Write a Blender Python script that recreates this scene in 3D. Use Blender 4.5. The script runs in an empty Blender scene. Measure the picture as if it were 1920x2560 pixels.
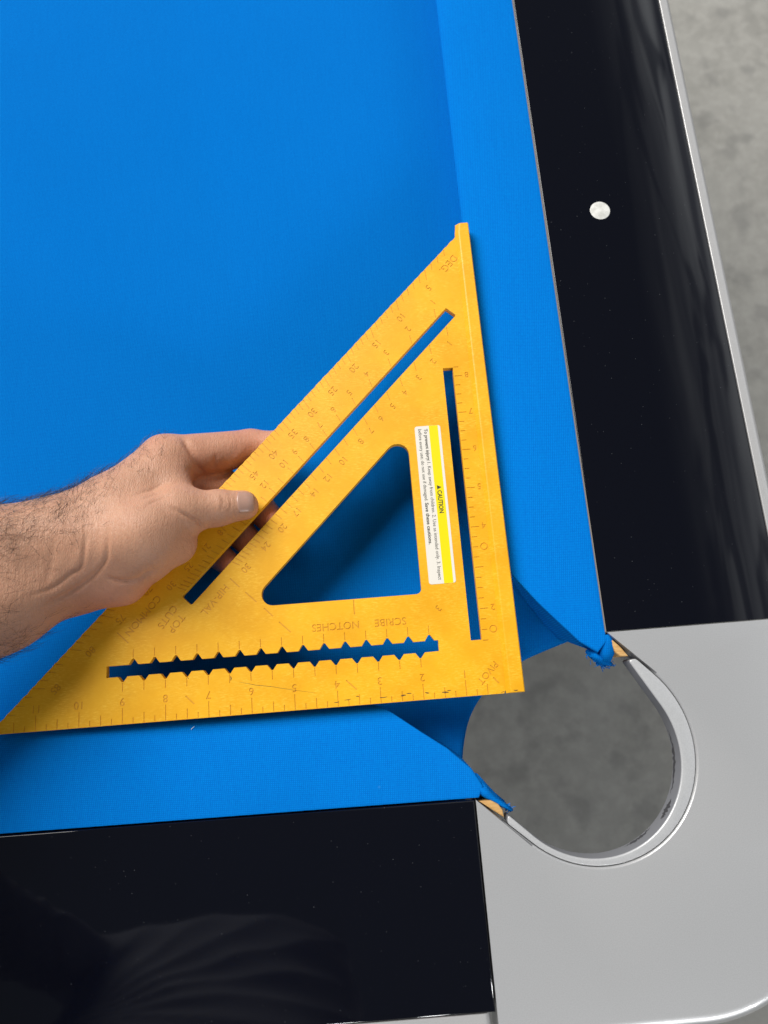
import bpy, bmesh, math, random
import numpy as np
from mathutils import Vector, Matrix
from mathutils.geometry import delaunay_2d_cdt
random.seed(7); np.random.seed(7)
SC = bpy.context.scene
COL = SC.collection
ZT = 0.82            # height of the rail top (and of the square's face) above the floor

# ------------------------------------------------------------------ camera
cam_data = bpy.data.cameras.new('camera')
cam = bpy.data.objects.new('camera', cam_data); COL.objects.link(cam)
cam.location = (-0.07406, 0.01556, ZT + 0.43394)
cam.rotation_euler = (0.2271725, -0.0013284, -0.0787395)
cam_data.sensor_fit = 'VERTICAL'; cam_data.sensor_height = 36.0
cam_data.lens = 1775 / 2560 * 36.0
cam_data.clip_start = 0.01; cam_data.clip_end = 100
cam_data.dof.use_dof = True; cam_data.dof.focus_distance = 0.43
cam_data.dof.aperture_fstop = 7.5
SC.camera = cam

# ------------------------------------------------------------------ light
world = bpy.data.worlds.new('World'); SC.world = world; world.use_nodes = True
wb = world.node_tree.nodes['Background']
wb.inputs[0].default_value = (0.80, 0.90, 1.0, 1); wb.inputs[1].default_value = 0.10

def area(name, loc, target, sx, sy, power, color=(1, 1, 1)):
    d = bpy.data.lights.new(name, 'AREA'); d.shape = 'RECTANGLE'; d.size = sx; d.size_y = sy
    d.energy = power; d.color = color
    o = bpy.data.objects.new(name, d); COL.objects.link(o); o.location = loc
    o.rotation_euler = (Vector(target) - Vector(loc)).to_track_quat('-Z', 'Y').to_euler()
    return o
area('daylight_opening', (-3.4, 4.7, ZT + 5.0), (-0.05, 0.15, ZT), 4.8, 5.0, 960, (1.0, 0.97, 0.93))
rl = area('roof_light', (3.2, 2.3, ZT + 2.5), (3.2, 2.3, ZT), 4.0, 7.0, 85, (0.95, 0.98, 1.0))
rl.data.use_nodes = True                       # unseen panel; noise streaks and edge fade added to shape the rail's reflection
_t = rl.data.node_tree; _e = _t.nodes['Emission']
_g = _t.nodes.new('ShaderNodeNewGeometry'); _m = _t.nodes.new('ShaderNodeMapping'); _m.inputs['Scale'].default_value = (7.0, 1.6, 1)
_n = _t.nodes.new('ShaderNodeTexNoise'); _n.inputs['Scale'].default_value = 1.3; _n.inputs['Detail'].default_value = 4; _n.inputs['Distortion'].default_value = 0.8
_r = _t.nodes.new('ShaderNodeValToRGB'); _r.color_ramp.elements[0].position = .36; _r.color_ramp.elements[0].color = (.30, .30, .32, 1); _r.color_ramp.elements[1].position = .60; _r.color_ramp.elements[1].color = (1.1, 1.1, 1.1, 1)
_t.links.new(_g.outputs['Parametric'], _m.inputs[0]); _t.links.new(_m.outputs[0], _n.inputs['Vector']); _t.links.new(_n.outputs['Fac'], _r.inputs[0]); _n2 = _t.nodes.new('ShaderNodeTexNoise'); _n2.inputs['Scale'].default_value = 1.6; _n2.inputs['Detail'].default_value = 3; _n2.inputs['Distortion'].default_value = 1.2
_m2 = _t.nodes.new('ShaderNodeMapping'); _m2.inputs['Scale'].default_value = (5.0, 2.6, 1); _m2.inputs['Rotation'].default_value = (0, 0, .5)
_r2 = _t.nodes.new('ShaderNodeValToRGB'); _r2.color_ramp.elements[0].position = .42; _r2.color_ramp.elements[0].color = (.35, .35, .37, 1); _r2.color_ramp.elements[1].position = .47; _r2.color_ramp.elements[1].color = (1.2, 1.2, 1.2, 1)
_x = _t.nodes.new('ShaderNodeMix'); _x.data_type = 'RGBA'; _x.blend_type = 'MULTIPLY'; _x.inputs[0].default_value = 1.0
_t.links.new(_g.outputs['Parametric'], _m2.inputs[0]); _t.links.new(_m2.outputs[0], _n2.inputs['Vector']); _t.links.new(_n2.outputs['Fac'], _r2.inputs[0])
_t.links.new(_r.outputs[0], _x.inputs[6]); _t.links.new(_r2.outputs[0], _x.inputs[7]); _t.links.new(_x.outputs[2], _e.inputs['Color'])
_s = _t.nodes.new('ShaderNodeSeparateXYZ'); _f = _t.nodes.new('ShaderNodeMapRange'); _f.interpolation_type = 'SMOOTHSTEP'
_f.inputs['From Max'].default_value = .38; _f.inputs['To Min'].default_value = .0; _f.inputs['To Max'].default_value = 1.0
_t.links.new(_g.outputs['Parametric'], _s.inputs[0]); _t.links.new(_s.outputs[0], _f.inputs['Value']); _t.links.new(_f.outputs[0], _e.inputs['Strength'])
for k in range(4):
    area('tube_lamp', (0.25 + 0.42 * k, -2.4, ZT + 1.2), (0.1, -0.2, ZT), 0.05, 0.5, 8.0, (1, 1, 1))

SC.view_settings.view_transform = 'Standard'; SC.view_settings.look = 'None'
SC.view_settings.gamma = 1.0; SC.view_settings.exposure = 0.0
SC.view_settings.use_curve_mapping = False

# ------------------------------------------------------------------ material helpers
class NT:
    def __init__(s, name):
        s.m = bpy.data.materials.new(name); s.m.use_nodes = True
        s.t = s.m.node_tree; s.b = s.t.nodes['Principled BSDF']
    def n(s, typ, **kw):
        nd = s.t.nodes.new(typ)
        for k, v in kw.items():
            if k.startswith('i_'):
                key = k[2:]
                key = int(key) if key.isdigit() else key.replace('_', ' ')
                nd.inputs[key].default_value = v
            else: setattr(nd, k, v)
        return nd
    def l(s, a, b): s.t.links.new(a, b)
    def coord(s, scale=(1, 1, 1), rot=(0, 0, 0)):
        tc = s.n('ShaderNodeTexCoord'); mp = s.n('ShaderNodeMapping')
        mp.inputs['Scale'].default_value = scale; mp.inputs['Rotation'].default_value = rot
        s.l(tc.outputs['Object'], mp.inputs['Vector']); return mp.outputs[0]
    def noise(s, vec, scale, detail=3, rough=0.5):
        nd = s.n('ShaderNodeTexNoise'); nd.inputs['Scale'].default_value = scale
        nd.inputs['Detail'].default_value = detail; nd.inputs['Roughness'].default_value = rough
        s.l(vec, nd.inputs['Vector']); return nd.outputs['Fac']
    def ramp(s, fac, stops):
        r = s.n('ShaderNodeValToRGB'); e = r.color_ramp.elements
        while len(e) > len(stops): e.remove(e[-1])
        while len(e) < len(stops): e.new(1.0)
        for el, (p, c) in zip(e, stops):
            el.position = p; el.color = c if len(c) == 4 else (*c, 1)
        s.l(fac, r.inputs[0]); return r.outputs[0]
    def mix(s, fac, a, b, mode='MIX'):
        nd = s.n('ShaderNodeMix', data_type='RGBA', blend_type=mode)
        for sock, v in ((nd.inputs[0], fac), (nd.inputs[6], a), (nd.inputs[7], b)):
            if isinstance(v, (int, float)): sock.default_value = v
            elif isinstance(v, tuple): sock.default_value = v if len(v) == 4 else (*v, 1)
            else: s.l(v, sock)
        return nd.outputs[2]
    def math(s, op, a, b=None):
        nd = s.n('ShaderNodeMath', operation=op)
        for sock, v in ((nd.inputs[0], a), (nd.inputs[1], b)):
            if v is None: continue
            if isinstance(v, (int, float)): sock.default_value = v
            else: s.l(v, sock)
        return nd.outputs[0]
    def bump(s, h, strength, dist, normal=None):
        nd = s.n('ShaderNodeBump'); nd.inputs['Strength'].default_value = strength
        nd.inputs['Distance'].default_value = dist; s.l(h, nd.inputs['Height'])
        if normal is not None: s.l(normal, nd.inputs['Normal'])
        return nd.outputs[0]
    def set(s, **kw):
        for k, v in kw.items():
            sock = s.b.inputs[k.replace('_', ' ')]
            if isinstance(v, (int, float)): sock.default_value = v
            elif isinstance(v, tuple): sock.default_value = v if (len(v) == 4 or len(sock.default_value) == 3) else (*v, 1)
            else: s.l(v, sock)
        return s.m

M = {}
# woven blue billiard cloth
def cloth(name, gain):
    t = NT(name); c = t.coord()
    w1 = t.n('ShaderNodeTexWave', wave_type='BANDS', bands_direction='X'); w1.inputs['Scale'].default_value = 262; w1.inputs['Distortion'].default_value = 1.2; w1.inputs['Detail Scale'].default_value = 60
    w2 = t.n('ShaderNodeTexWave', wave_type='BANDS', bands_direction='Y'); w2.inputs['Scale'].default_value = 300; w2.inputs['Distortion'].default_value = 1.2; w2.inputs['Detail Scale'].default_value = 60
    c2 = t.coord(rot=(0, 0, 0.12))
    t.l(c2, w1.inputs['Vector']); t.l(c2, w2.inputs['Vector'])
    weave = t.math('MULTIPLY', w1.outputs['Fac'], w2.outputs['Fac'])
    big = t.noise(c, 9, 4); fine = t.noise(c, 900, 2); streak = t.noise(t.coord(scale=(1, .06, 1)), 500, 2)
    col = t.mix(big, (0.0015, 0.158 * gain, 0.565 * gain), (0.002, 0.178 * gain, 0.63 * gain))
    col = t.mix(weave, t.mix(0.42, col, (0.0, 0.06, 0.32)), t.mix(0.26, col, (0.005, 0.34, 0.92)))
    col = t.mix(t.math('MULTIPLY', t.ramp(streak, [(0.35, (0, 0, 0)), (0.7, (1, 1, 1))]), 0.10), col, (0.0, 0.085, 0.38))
    fuzz = t.noise(c, 620, 3, 0.7)
    col = t.mix(t.math('MULTIPLY', t.ramp(fuzz, [(0.35, (0, 0, 0)), (0.7, (1, 1, 1))]), 0.30), col, (0.0, 0.24, 0.70))
    wash = t.ramp(t.noise(c, 3.5, 5, 0.6), [(0.35, (0, 0, 0)), (0.7, (1, 1, 1))])
    col = t.mix(t.math('MULTIPLY', wash, 0.08), col, (0.01, 0.19, 0.54))
    vo = t.n('ShaderNodeTexVoronoi'); vo.inputs['Scale'].default_value = 26; t.l(c, vo.inputs['Vector'])
    spk = t.ramp(vo.outputs['Distance'], [(0.0, (1, 1, 1)), (0.025, (0, 0, 0))])
    pick = t.ramp(vo.outputs['Color'], [(0.80, (0, 0, 0)), (0.86, (1, 1, 1))])
    col = t.mix(t.math('MULTIPLY', t.math('MULTIPLY', spk, pick), 0.35), col, (0.15, 0.5, 0.85))
    h = t.math('ADD', t.math('MULTIPLY', weave, 0.6), t.math('MULTIPLY', fine, 0.5))
    M[name] = t.set(Base_Color=col, Roughness=0.95, Specular_IOR_Level=0.02, Sheen_Weight=0.0, Sheen_Roughness=0.4, Sheen_Tint=(0.35, 0.65, 1.0), Normal=t.bump(h, 0.35, 0.0004))
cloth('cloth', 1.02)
cloth('cushion_cloth', 1.17)          # the same cloth stretched tight; extra light on the cushions painted in as paler colour

# glossy black rail laminate with dust
t = NT('black_laminate'); c = t.coord()
vo = t.n('ShaderNodeTexVoronoi'); vo.inputs['Scale'].default_value = 330; t.l(c, vo.inputs['Vector'])
spk = t.ramp(vo.outputs['Distance'], [(0.02, (1, 1, 1)), (0.085, (0, 0, 0))])
pick = t.ramp(vo.outputs['Color'], [(0.62, (0, 0, 0)), (0.9, (1, 1, 1))])
dust = t.math('MULTIPLY', spk, pick)
smear = t.noise(t.coord(scale=(1, .22, 1), rot=(0, 0, 0.5)), 22, 5, 0.65)
rough = t.ramp(smear, [(0.35, (0.035,) * 3), (0.75, (0.075,) * 3)])
col = t.mix(t.math('MULTIPLY', dust, 0.42), (0.0022, 0.0026, 0.0060), (0.35, 0.37, 0.40))
wob = t.noise(t.coord(scale=(1, .35, 1)), 14, 2)
M['black'] = t.set(Base_Color=col, Roughness=rough, Specular_IOR_Level=0.5, Normal=t.bump(wob, 0.06, 0.004))

# silver paint of the casting
def silver(name, base, rough, coat, metal=0.25):
    t = NT(name); c = t.coord()
    fl = t.noise(c, 1600, 2, 0.6); big = t.noise(c, 7, 3)
    col = t.mix(t.ramp(fl, [(0.3, (0, 0, 0)), (0.7, (1, 1, 1))]), tuple(b * .93 for b in base), tuple(min(1, b * 1.06) for b in base))
    col = t.mix(t.math('MULTIPLY', big, 0.10), col, (0.30, 0.30, 0.31))
    M[name] = t.set(Base_Color=col, Metallic=metal, Roughness=rough, Coat_Weight=coat, Coat_Roughness=0.06, Normal=t.bump(fl, 0.06, 0.0003))
silver('silver_paint', (0.555, 0.562, 0.57), 0.33, 1.0, 0.38)
silver('silver_trim', (0.50, 0.50, 0.50), 0.35, 0.4)
silver('silver_liner', (0.56, 0.57, 0.58), 0.38, 0.5)
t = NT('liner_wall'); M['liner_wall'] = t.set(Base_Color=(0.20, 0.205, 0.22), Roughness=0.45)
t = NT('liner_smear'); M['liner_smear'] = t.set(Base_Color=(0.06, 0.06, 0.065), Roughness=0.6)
t = NT('edge_strip'); M['edge_strip'] = t.set(Base_Color=(0.24, 0.21, 0.18), Roughness=0.5)
t = NT('black_gap'); M['gap'] = t.set(Base_Color=(0.012, 0.012, 0.013), Roughness=0.7)

# plywood end blocks
t = NT('pale_wood'); c = t.coord(scale=(1, 6, 1)); g = t.noise(c, 160, 4)
M['wood'] = t.set(Base_Color=t.ramp(g, [(0.3, (0.50, 0.27, 0.085)), (0.7, (0.68, 0.42, 0.16))]), Roughness=0.7)

# mother of pearl sight
t = NT('pearl'); c = t.coord(); g = t.noise(c, 240, 2)
M['pearl'] = t.set(Base_Color=t.ramp(g, [(0.35, (0.62, 0.62, 0.58)), (0.6, (0.80, 0.80, 0.76))]), Roughness=0.22, Coat_Weight=0.6)

# yellow glass-filled plastic
def yellow(name, a, b, d):
    t = NT(name); c = t.coord()
    big = t.noise(c, 26, 4, 0.6)
    f1 = t.noise(t.coord(scale=(1, 4, 1), rot=(0, 0, 1.0)), 330, 4, 0.7)
    f2 = t.noise(t.coord(scale=(1, 5, 1), rot=(0, 0, -0.35)), 280, 4, 0.7)
    patch = t.ramp(t.noise(c, 55, 3, 0.6), [(0.40, (0.15,) * 3), (0.62, (1, 1, 1))])
    col = t.mix(t.ramp(big, [(0.38, (0, 0, 0)), (0.62, (1, 1, 1))]), a, b)
    fib = t.ramp(t.math('MULTIPLY', f1, f2), [(0.22, (0, 0, 0)), (0.38, (1, 1, 1))])
    col = t.mix(t.math('MULTIPLY', t.math('MULTIPLY', fib, patch), 0.75), col, d)
    gr = t.noise(c, 95, 5, 0.7)
    col = t.mix(t.math('MULTIPLY', t.ramp(gr, [(0.62, (0, 0, 0)), (0.8, (1, 1, 1))]), 0.16), col, (0.58, 0.25, 0.01))
    M[name] = t.set(Base_Color=col, Roughness=0.42, Specular_IOR_Level=0.4, Subsurface_Weight=0.0, Normal=t.bump(t.math('MULTIPLY', f1, f2), 0.10, 0.0004))
yellow('yellow_plastic', (0.78, 0.372, 0.006), (0.87, 0.44, 0.010), (0.97, 0.60, 0.06))
yellow('yellow_groove', (0.64, 0.295, 0.02), (0.70, 0.335, 0.025), (0.75, 0.39, 0.04))
t = NT('grime'); M['grime'] = t.set(Base_Color=(0.10, 0.05, 0.015), Roughness=0.8)
t = NT('label_white'); M['label_white'] = t.set(Base_Color=(0.78, 0.74, 0.66), Roughness=0.35)
t = NT('label_yellow'); M['label_yellow'] = t.set(Base_Color=(0.86, 0.70, 0.002), Roughness=0.35)
t = NT('label_ink'); M['ink'] = t.set(Base_Color=(0.03, 0.03, 0.02), Roughness=0.5)
t = NT('lint_white'); M['lint'] = t.set(Base_Color=(0.75, 0.78, 0.8), Roughness=0.9)

# concrete
t = NT('concrete'); c = t.coord()
a = t.noise(c, 5, 6, 0.6); b_ = t.noise(c, 38, 5, 0.6); s_ = t.noise(c, 16, 3, 0.5)
col = t.ramp(a, [(0.3, (0.255, 0.25, 0.228)), (0.7, (0.335, 0.33, 0.305))])
col = t.mix(t.math('MULTIPLY', t.ramp(b_, [(0.42, (0, 0, 0)), (0.66, (1, 1, 1))]), 0.45), col, (0.42, 0.41, 0.38))
col = t.mix(t.math('MULTIPLY', t.ramp(s_, [(0.54, (0, 0, 0)), (0.66, (1, 1, 1))]), 0.36), col, (0.13, 0.13, 0.125))
g_ = t.noise(c, 190, 4, 0.7)
col = t.mix(t.math('MULTIPLY', t.ramp(g_, [(0.52, (0, 0, 0)), (0.68, (1, 1, 1))]), 0.22), col, (0.16, 0.16, 0.15))
M['concrete'] = t.set(Base_Color=col, Roughness=0.6, Normal=t.bump(b_, 0.2, 0.002))

# skin
t = NT('skin'); c = t.coord()
at = t.n('ShaderNodeAttribute', attribute_name='ruddy')
n1 = t.noise(c, 60, 5, 0.6); n2 = t.noise(c, 330, 3, 0.6)
col = t.mix(n1, (0.51, 0.262, 0.165), (0.595, 0.332, 0.215))
col = t.mix(at.outputs['Fac'], col, (0.57, 0.215, 0.13))
col = t.mix(t.math('MULTIPLY', t.ramp(n2, [(0.5, (0, 0, 0)), (0.75, (1, 1, 1))]), 0.30), col, (0.40, 0.19, 0.12))
v1 = t.n('ShaderNodeTexVoronoi', feature='DISTANCE_TO_EDGE'); v1.inputs['Scale'].default_value = 620
t.l(t.coord(scale=(1.7, .55, 1)), v1.inputs['Vector'])
wr = t.noise(t.coord(scale=(2.6, .35, 1)), 210, 3, 0.6)
hgt = t.math('ADD', t.math('MULTIPLY', t.ramp(v1.outputs['Distance'], [(0.0, (0, 0, 0)), (0.18, (1, 1, 1))]), 0.5), t.math('MULTIPLY', wr, 2.4))
M['skin'] = t.set(Base_Color=col, Roughness=0.46, Specular_IOR_Level=0.35, Subsurface_Weight=0.12, Subsurface_Radius=(0.006, 0.0022, 0.0012), Subsurface_Scale=0.6, Normal=t.bump(hgt, 0.38, 0.0006))
t = NT('nail'); M['nail'] = t.set(Base_Color=(0.46, 0.275, 0.21), Roughness=0.3, Specular_IOR_Level=0.5, Subsurface_Weight=0.1, Subsurface_Radius=(0.004, 0.002, 0.001))
t = NT('shirt'); M['shirt'] = t.set(Base_Color=(0.20, 0.21, 0.24), Roughness=0.9)
t = NT('arm_hair'); M['hair'] = t.set(Base_Color=(0.022, 0.014, 0.009), Roughness=0.45)

# ------------------------------------------------------------------ geometry helpers (local millimetres -> metres)
MM = 0.001
def link(name, me, mat, parent=None, smooth=False, **props):
    o = bpy.data.objects.new(name, me); COL.objects.link(o)
    if mat is not None and not me.materials: me.materials.append(M[mat])
    if smooth:
        for p in me.polygons: p.use_smooth = True
    if parent is not None: o.parent = parent
    for k, v in props.items(): o[k] = v
    return o
def empty(name, loc, label, cat, group=None):
    o = bpy.data.objects.new(name, None); COL.objects.link(o); o.location = loc
    o['label'] = label; o['category'] = cat
    if group: o['group'] = group
    return o
def mesh(name, verts, faces):
    me = bpy.data.meshes.new(name); me.from_pydata([tuple(x * MM for x in v) for v in verts], [], faces); me.update(); return me
def fix_normals(me):
    bm = bmesh.new(); bm.from_mesh(me); bmesh.ops.recalc_face_normals(bm, faces=bm.faces); bm.to_mesh(me); bm.free()
def prism(name, poly, z0, z1, mat, parent, bevel=None, seg=3, smooth=True):
    """bevel: function(mid_x, mid_y) -> bevel width in mm for each top edge"""
    bm = bmesh.new()
    vs = [bm.verts.new((x * MM, y * MM, z1 * MM)) for x, y in poly]
    f = bm.faces.new(vs); f.normal_update()
    if f.normal.z < 0: bmesh.ops.reverse_faces(bm, faces=[f])
    r = bmesh.ops.extrude_face_region(bm, geom=[f])
    for v in [g for g in r['geom'] if isinstance(g, bmesh.types.BMVert)]: v.co.z = z0 * MM
    bm.faces.ensure_lookup_table()
    bmesh.ops.recalc_face_normals(bm, faces=bm.faces)
    if bevel:
        groups = {}
        for e in bm.edges:
            if all(abs(v.co.z - z1 * MM) < 1e-7 for v in e.verts):
                m = (e.verts[0].co + e.verts[1].co) / 2
                w = bevel(m.x / MM, m.y / MM)
                if w > 0: groups.setdefault(w, []).append(e)
        for w in sorted(groups, reverse=True):
            es = [e for e in groups[w] if e.is_valid]
            bmesh.ops.bevel(bm, geom=es, offset=w * MM, segments=seg if w < 3 else 7, profile=0.5, affect='EDGES', clamp_overlap=True)
    for v in max(bm.faces, key=lambda q: q.calc_area() * (q.normal.z > .9)).verts: v.co.z = z1 * MM      # keep the top dead flat
    me = bpy.data.meshes.new(name); bm.to_mesh(me); bm.free()
    o = link(name, me, mat, parent)
    if smooth:
        for p in me.polygons: p.use_smooth = abs(p.normal.z) < .9995 and len(p.vertices) <= 4
        me.set_sharp_from_angle(angle=math.radians(35))
    return o
def arc(cx, cy, r, a0, a1, n):
    return [(cx + r * math.cos(math.radians(a0 + (a1 - a0) * i / n)), cy + r * math.sin(math.radians(a0 + (a1 - a0) * i / n))) for i in range(n + 1)]
def tangent(px, py, cx, cy, r, side):
    """angle (deg) of the tangent point on the circle seen from an outside point"""
    d = math.hypot(px - cx, py - cy); base = math.atan2(py - cy, px - cx)
    return math.degrees(base + side * math.acos(r / d))

# ------------------------------------------------------------------ floor
me = mesh('floor', [(-9000, -9000, 0), (9000, -9000, 0), (9000, 9000, 0), (-9000, 9000, 0)], [(0, 1, 2, 3)])
link('floor', me, 'concrete', kind='structure')

# ------------------------------------------------------------------ pool table
table = empty('pool_table', (0, 0, ZT), 'pool table with blue cloth, glossy black rails and silver pocket corner', 'pool table')
BED = -42.0
# bed cloth over the slate, cut round at the pocket
pc = (42, -43)
_k = np.array([(-28.6, -52), (-27.4, -40), (-24.8, -28), (-20.5, -15.5), (-12.5, -3.5), (0.5, 8.0), (17, 17.6), (35, 23.6), (54, 29.2)])
for _ in range(3):      # corner cutting gives a smooth mouth
    _k = np.concatenate([_k[:1]] + [np.stack([.75 * p + .25 * q, .25 * p + .75 * q]) for p, q in zip(_k[:-1], _k[1:])] + [_k[-1:]])
bed_mouth = [tuple(p) for p in _k.tolist()]
bed_poly = [(62, 1500), (-1100, 1500), (-1100, -62), (-28.6, -62)] + bed_mouth + [(62, 31.5)]
bed = prism('bed_cloth', bed_poly, BED - 26, BED, 'cloth', table, lambda x, y: 6.0 if (-30 < x < 61.9 and -61.9 < y < 32) else 0)
prism('slate_bed', [(58, 1490), (-1090, 1490), (-1090, -55), (-40, -55), (-30, -10), (10, 30), (58, 45)], BED - 60, BED - 26.5, 'gap', table)
for lx, ly in ((-330, 330), (-1000, 330), (-330, 1300), (-1000, 1300)):
    prism('leg', [(lx - 70, ly - 70), (lx + 70, ly - 70), (lx + 70, ly + 70), (lx - 70, ly + 70)], -ZT / MM, BED - 60.5, 'black', table)

# cushions: (distance from nose, height) profile swept along the rail, cut at the pocket
PROF = [(56.0, -1.4), (50, -1.3), (40, -1.7), (28, -2.7), (18, -4.0), (11, -5.3), (6, -6.6), (2.6, -7.8), (0.7, -9.2), (0.0, -10.6), (0.6, -12.2),
        (4, -16), (10, -22), (18, -30), (28, -38), (36, -41.8)]
def cushion(name, endf, far, to_xyz, label):
    n = len(PROF); verts = []; faces = []
    cen = (20, -14)
    rings = []
    for s, k in ((0.0, 1.3), (0.2, 0.6), (0.6, 0.2), (1.3, 0.04), (2.5, 0.0)):
        ring = []
        for i, (d, z) in enumerate(PROF):
            # shrink the profile toward its inside to round the edge of the facing
            a = Vector(PROF[max(i - 1, 0)]); b = Vector(PROF[min(i + 1, n - 1)]); tan = (b - a).normalized()
            nrm = Vector((tan.y, -tan.x)); 
            if nrm.dot(Vector((d - cen[0], z - cen[1]))) > 0: nrm = -nrm
            dd = d + nrm.x * k; zz = z + nrm.y * k
            ring.append((endf(d) + s, dd, zz))
        rings.append(ring)
    steps = [8, 18, 40, 80, 140, 220, 320, 450, 650, 900, far]
    for s in steps:
        rings.append([(endf(d) + s if s < 60 else endf(0) + s, d, z) for d, z in PROF])
    for r in rings: verts += [to_xyz(*p) for p in r]
    for j in range(len(rings) - 1):
        for i in range(n - 1):
            a = j * n + i; faces.append((a, a + 1, a + n + 1, a + n))
    faces.append(tuple(range(n)))
    faces.append(tuple((len(rings) - 1) * n + i for i in range(n)))
    for j in range(len(rings) - 1): faces.append((j * n, (j + 1) * n, (j + 1) * n + n - 1, j * n + n - 1))
    me = mesh(name, verts, faces); fix_normals(me)
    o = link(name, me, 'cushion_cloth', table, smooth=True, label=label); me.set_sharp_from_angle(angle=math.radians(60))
    return o
def interp(tab):
    xs = [a for a, _ in tab]; ys = [b for _, b in tab]
    return lambda d: float(np.interp(d, xs, ys))
endR = interp([(0, 83), (0.8, 79), (2.2, 75.5), (5, 70.5), (10, 63.5), (20, 49.5), (35, 32), (45, 20.5), (50, 19), (56, 25)])
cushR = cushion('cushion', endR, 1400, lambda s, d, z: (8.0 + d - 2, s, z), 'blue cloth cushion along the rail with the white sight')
TILT = 0.008
endB = interp([(0, 84), (0.8, 79), (2.2, 75.5), (5, 71), (10, 64.5), (20, 51), (34, 31), (44, 24), (50, 21), (54, 20.5), (56, 24)])
def toB(s, d, z):
    x = -s; y = -0.6 - d
    return (x, y - TILT * (x + 26), z)
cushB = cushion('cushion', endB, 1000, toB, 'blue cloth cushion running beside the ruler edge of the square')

# black rails
railR = prism('rail', [(62.6, 31.2), (172, 31.2), (172, 1500), (62.6, 1500)], -42, 0, 'black', table, lambda x, y: 1.2 if x > 165 else 0.6)
def tb(x, y): return (x, y - TILT * (x + 26))
railB = prism('rail', [tb(-1100, -57.6), tb(-27.2, -57.6), tb(-27.2, -165.5), tb(-1100, -165.5)], -42, 0, 'black', table, lambda x, y: 1.2)
# thin pale edge strips along the cloth side of each rail
prism('edge_strip', [(61.9, 31.0), (62.5, 31.0), (62.5, 1500), (61.9, 1500)], -6, -0.15, 'edge_strip', railR)
# trim along the outside of the rails
def trim_bev(x, y): return 4.5 if (x > 178 or y < -172) else 0.5
prism('trim_strip', [(172.5, 31.2), (181, 31.2), (181, 1500), (172.5, 1500)], -70, -0.4, 'silver_trim', table, trim_bev)
prism('trim_strip', [tb(-1100, -166.0), tb(-30.0, -166.0), tb(-30.0, -184), tb(-1100, -184)], -70, -0.6, 'silver_trim', table, trim_bev)
# sights (pearl dots) set in the rail
def disc(name, cx, cy, r, z0, z1, mat, parent):
    return prism(name, arc(cx, cy, r, 0, 360 - 11.25, 31), z0, z1, mat, parent, lambda x, y: 0.25, seg=2)
disc('sight', 101.2, 318.4, 7.0, -3, 0.12, 'pearl', railR)
disc('sight', 101.2, 635.0, 7.0, -3, 0.12, 'pearl', railR)

# silver corner casting with the pocket cut
oc = (85.0, -88.0); OR = 96.0; OY = oc[1] - OR
cc = (43.6, -37.8); CR = 61.0
aR = tangent(63.0, 30.6, *cc, CR, -1); aB = tangent(-26.4, -57.6, *cc, CR, 1)
if aB > aR: aB -= 360
pocket_edge = arc(*cc, CR, aR, aB, 44)
cast_poly = [(63.0, 30.6), (181, 30.6)] + [(181, 0), (181, -40)] + arc(*oc, OR, 0, -90, 24) + [(40, OY), (-26.4, OY), (-26.4, -57.6)] + pocket_edge[::-1]
def cast_bev(x, y):
    if x > 178 or y < OY + 3 or (math.hypot(x - oc[0], y - oc[1]) > OR - 3 and x > oc[0] and y < oc[1]): return 9.0
    if math.hypot(x - cc[0], y - cc[1]) < 62: return 2.2
    return 0.5
prism('corner_casting', cast_poly, -30, 0, 'silver_paint', table, cast_bev)

# pocket liner
li = (41.6, -40.4); IR = 54.0
def lerp(p, q, f): return (p[0] + (q[0] - p[0]) * f, p[1] + (q[1] - p[1]) * f)
def inset(p, k=0.35):          # toward the pocket's middle
    d = math.hypot(p[0] - cc[0], p[1] - cc[1]); return (p[0] + (cc[0] - p[0]) * k / d, p[1] + (cc[1] - p[1]) * k / d)
o0 = inset(lerp((63.0, 30.6), pocket_edge[0], (30.6 - 14.4) / (30.6 - pocket_edge[0][1]))); o1 = inset(lerp((-26.4, -57.6), pocket_edge[-1], 16.4 / (pocket_edge[-1][0] + 26.4)))
print('liner ends', o0, o1, pocket_edge[0], pocket_edge[-1])
i0 = (o0[0] - 4.6, o0[1] - 1.0); i1 = (o1[0] + 0.9, o1[1] + 4.6)
ai0 = tangent(*i0, *li, IR, -1); ai1 = tangent(*i1, *li, IR, 1)
if ai1 > ai0: ai1 -= 360
po = [o0] + [inset(p) for p in pocket_edge] + [o1]; pi_ = [i0] + arc(*li, IR, ai0, ai1, 40) + [i1]
def trimmed(prev, c, nxt, r):      # cut a sharp corner into three short edges
    a = Vector(prev) - Vector(c); b = Vector(nxt) - Vector(c); a = Vector(c) + a.normalized() * r; b = Vector(c) + b.normalized() * r; m = (a + b) / 2 * .55 + Vector(c) * .45
    return [tuple(a), tuple(m), tuple(b)]
loop = po + pi_[::-1]; n_ = len(loop); out_ = []
for q_, pt_ in enumerate(loop):
    out_ += trimmed(loop[q_ - 1], pt_, loop[(q_ + 1) % n_], 1.5) if pt_ in (o0, o1, i0, i1) else [pt_]
liner = prism('pocket_liner', out_, -14, -0.9, 'silver_liner', table, lambda x, y: 0.9)
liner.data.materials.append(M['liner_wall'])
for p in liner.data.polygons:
    if abs(p.normal.z) < .2: p.material_index = 1
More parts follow.
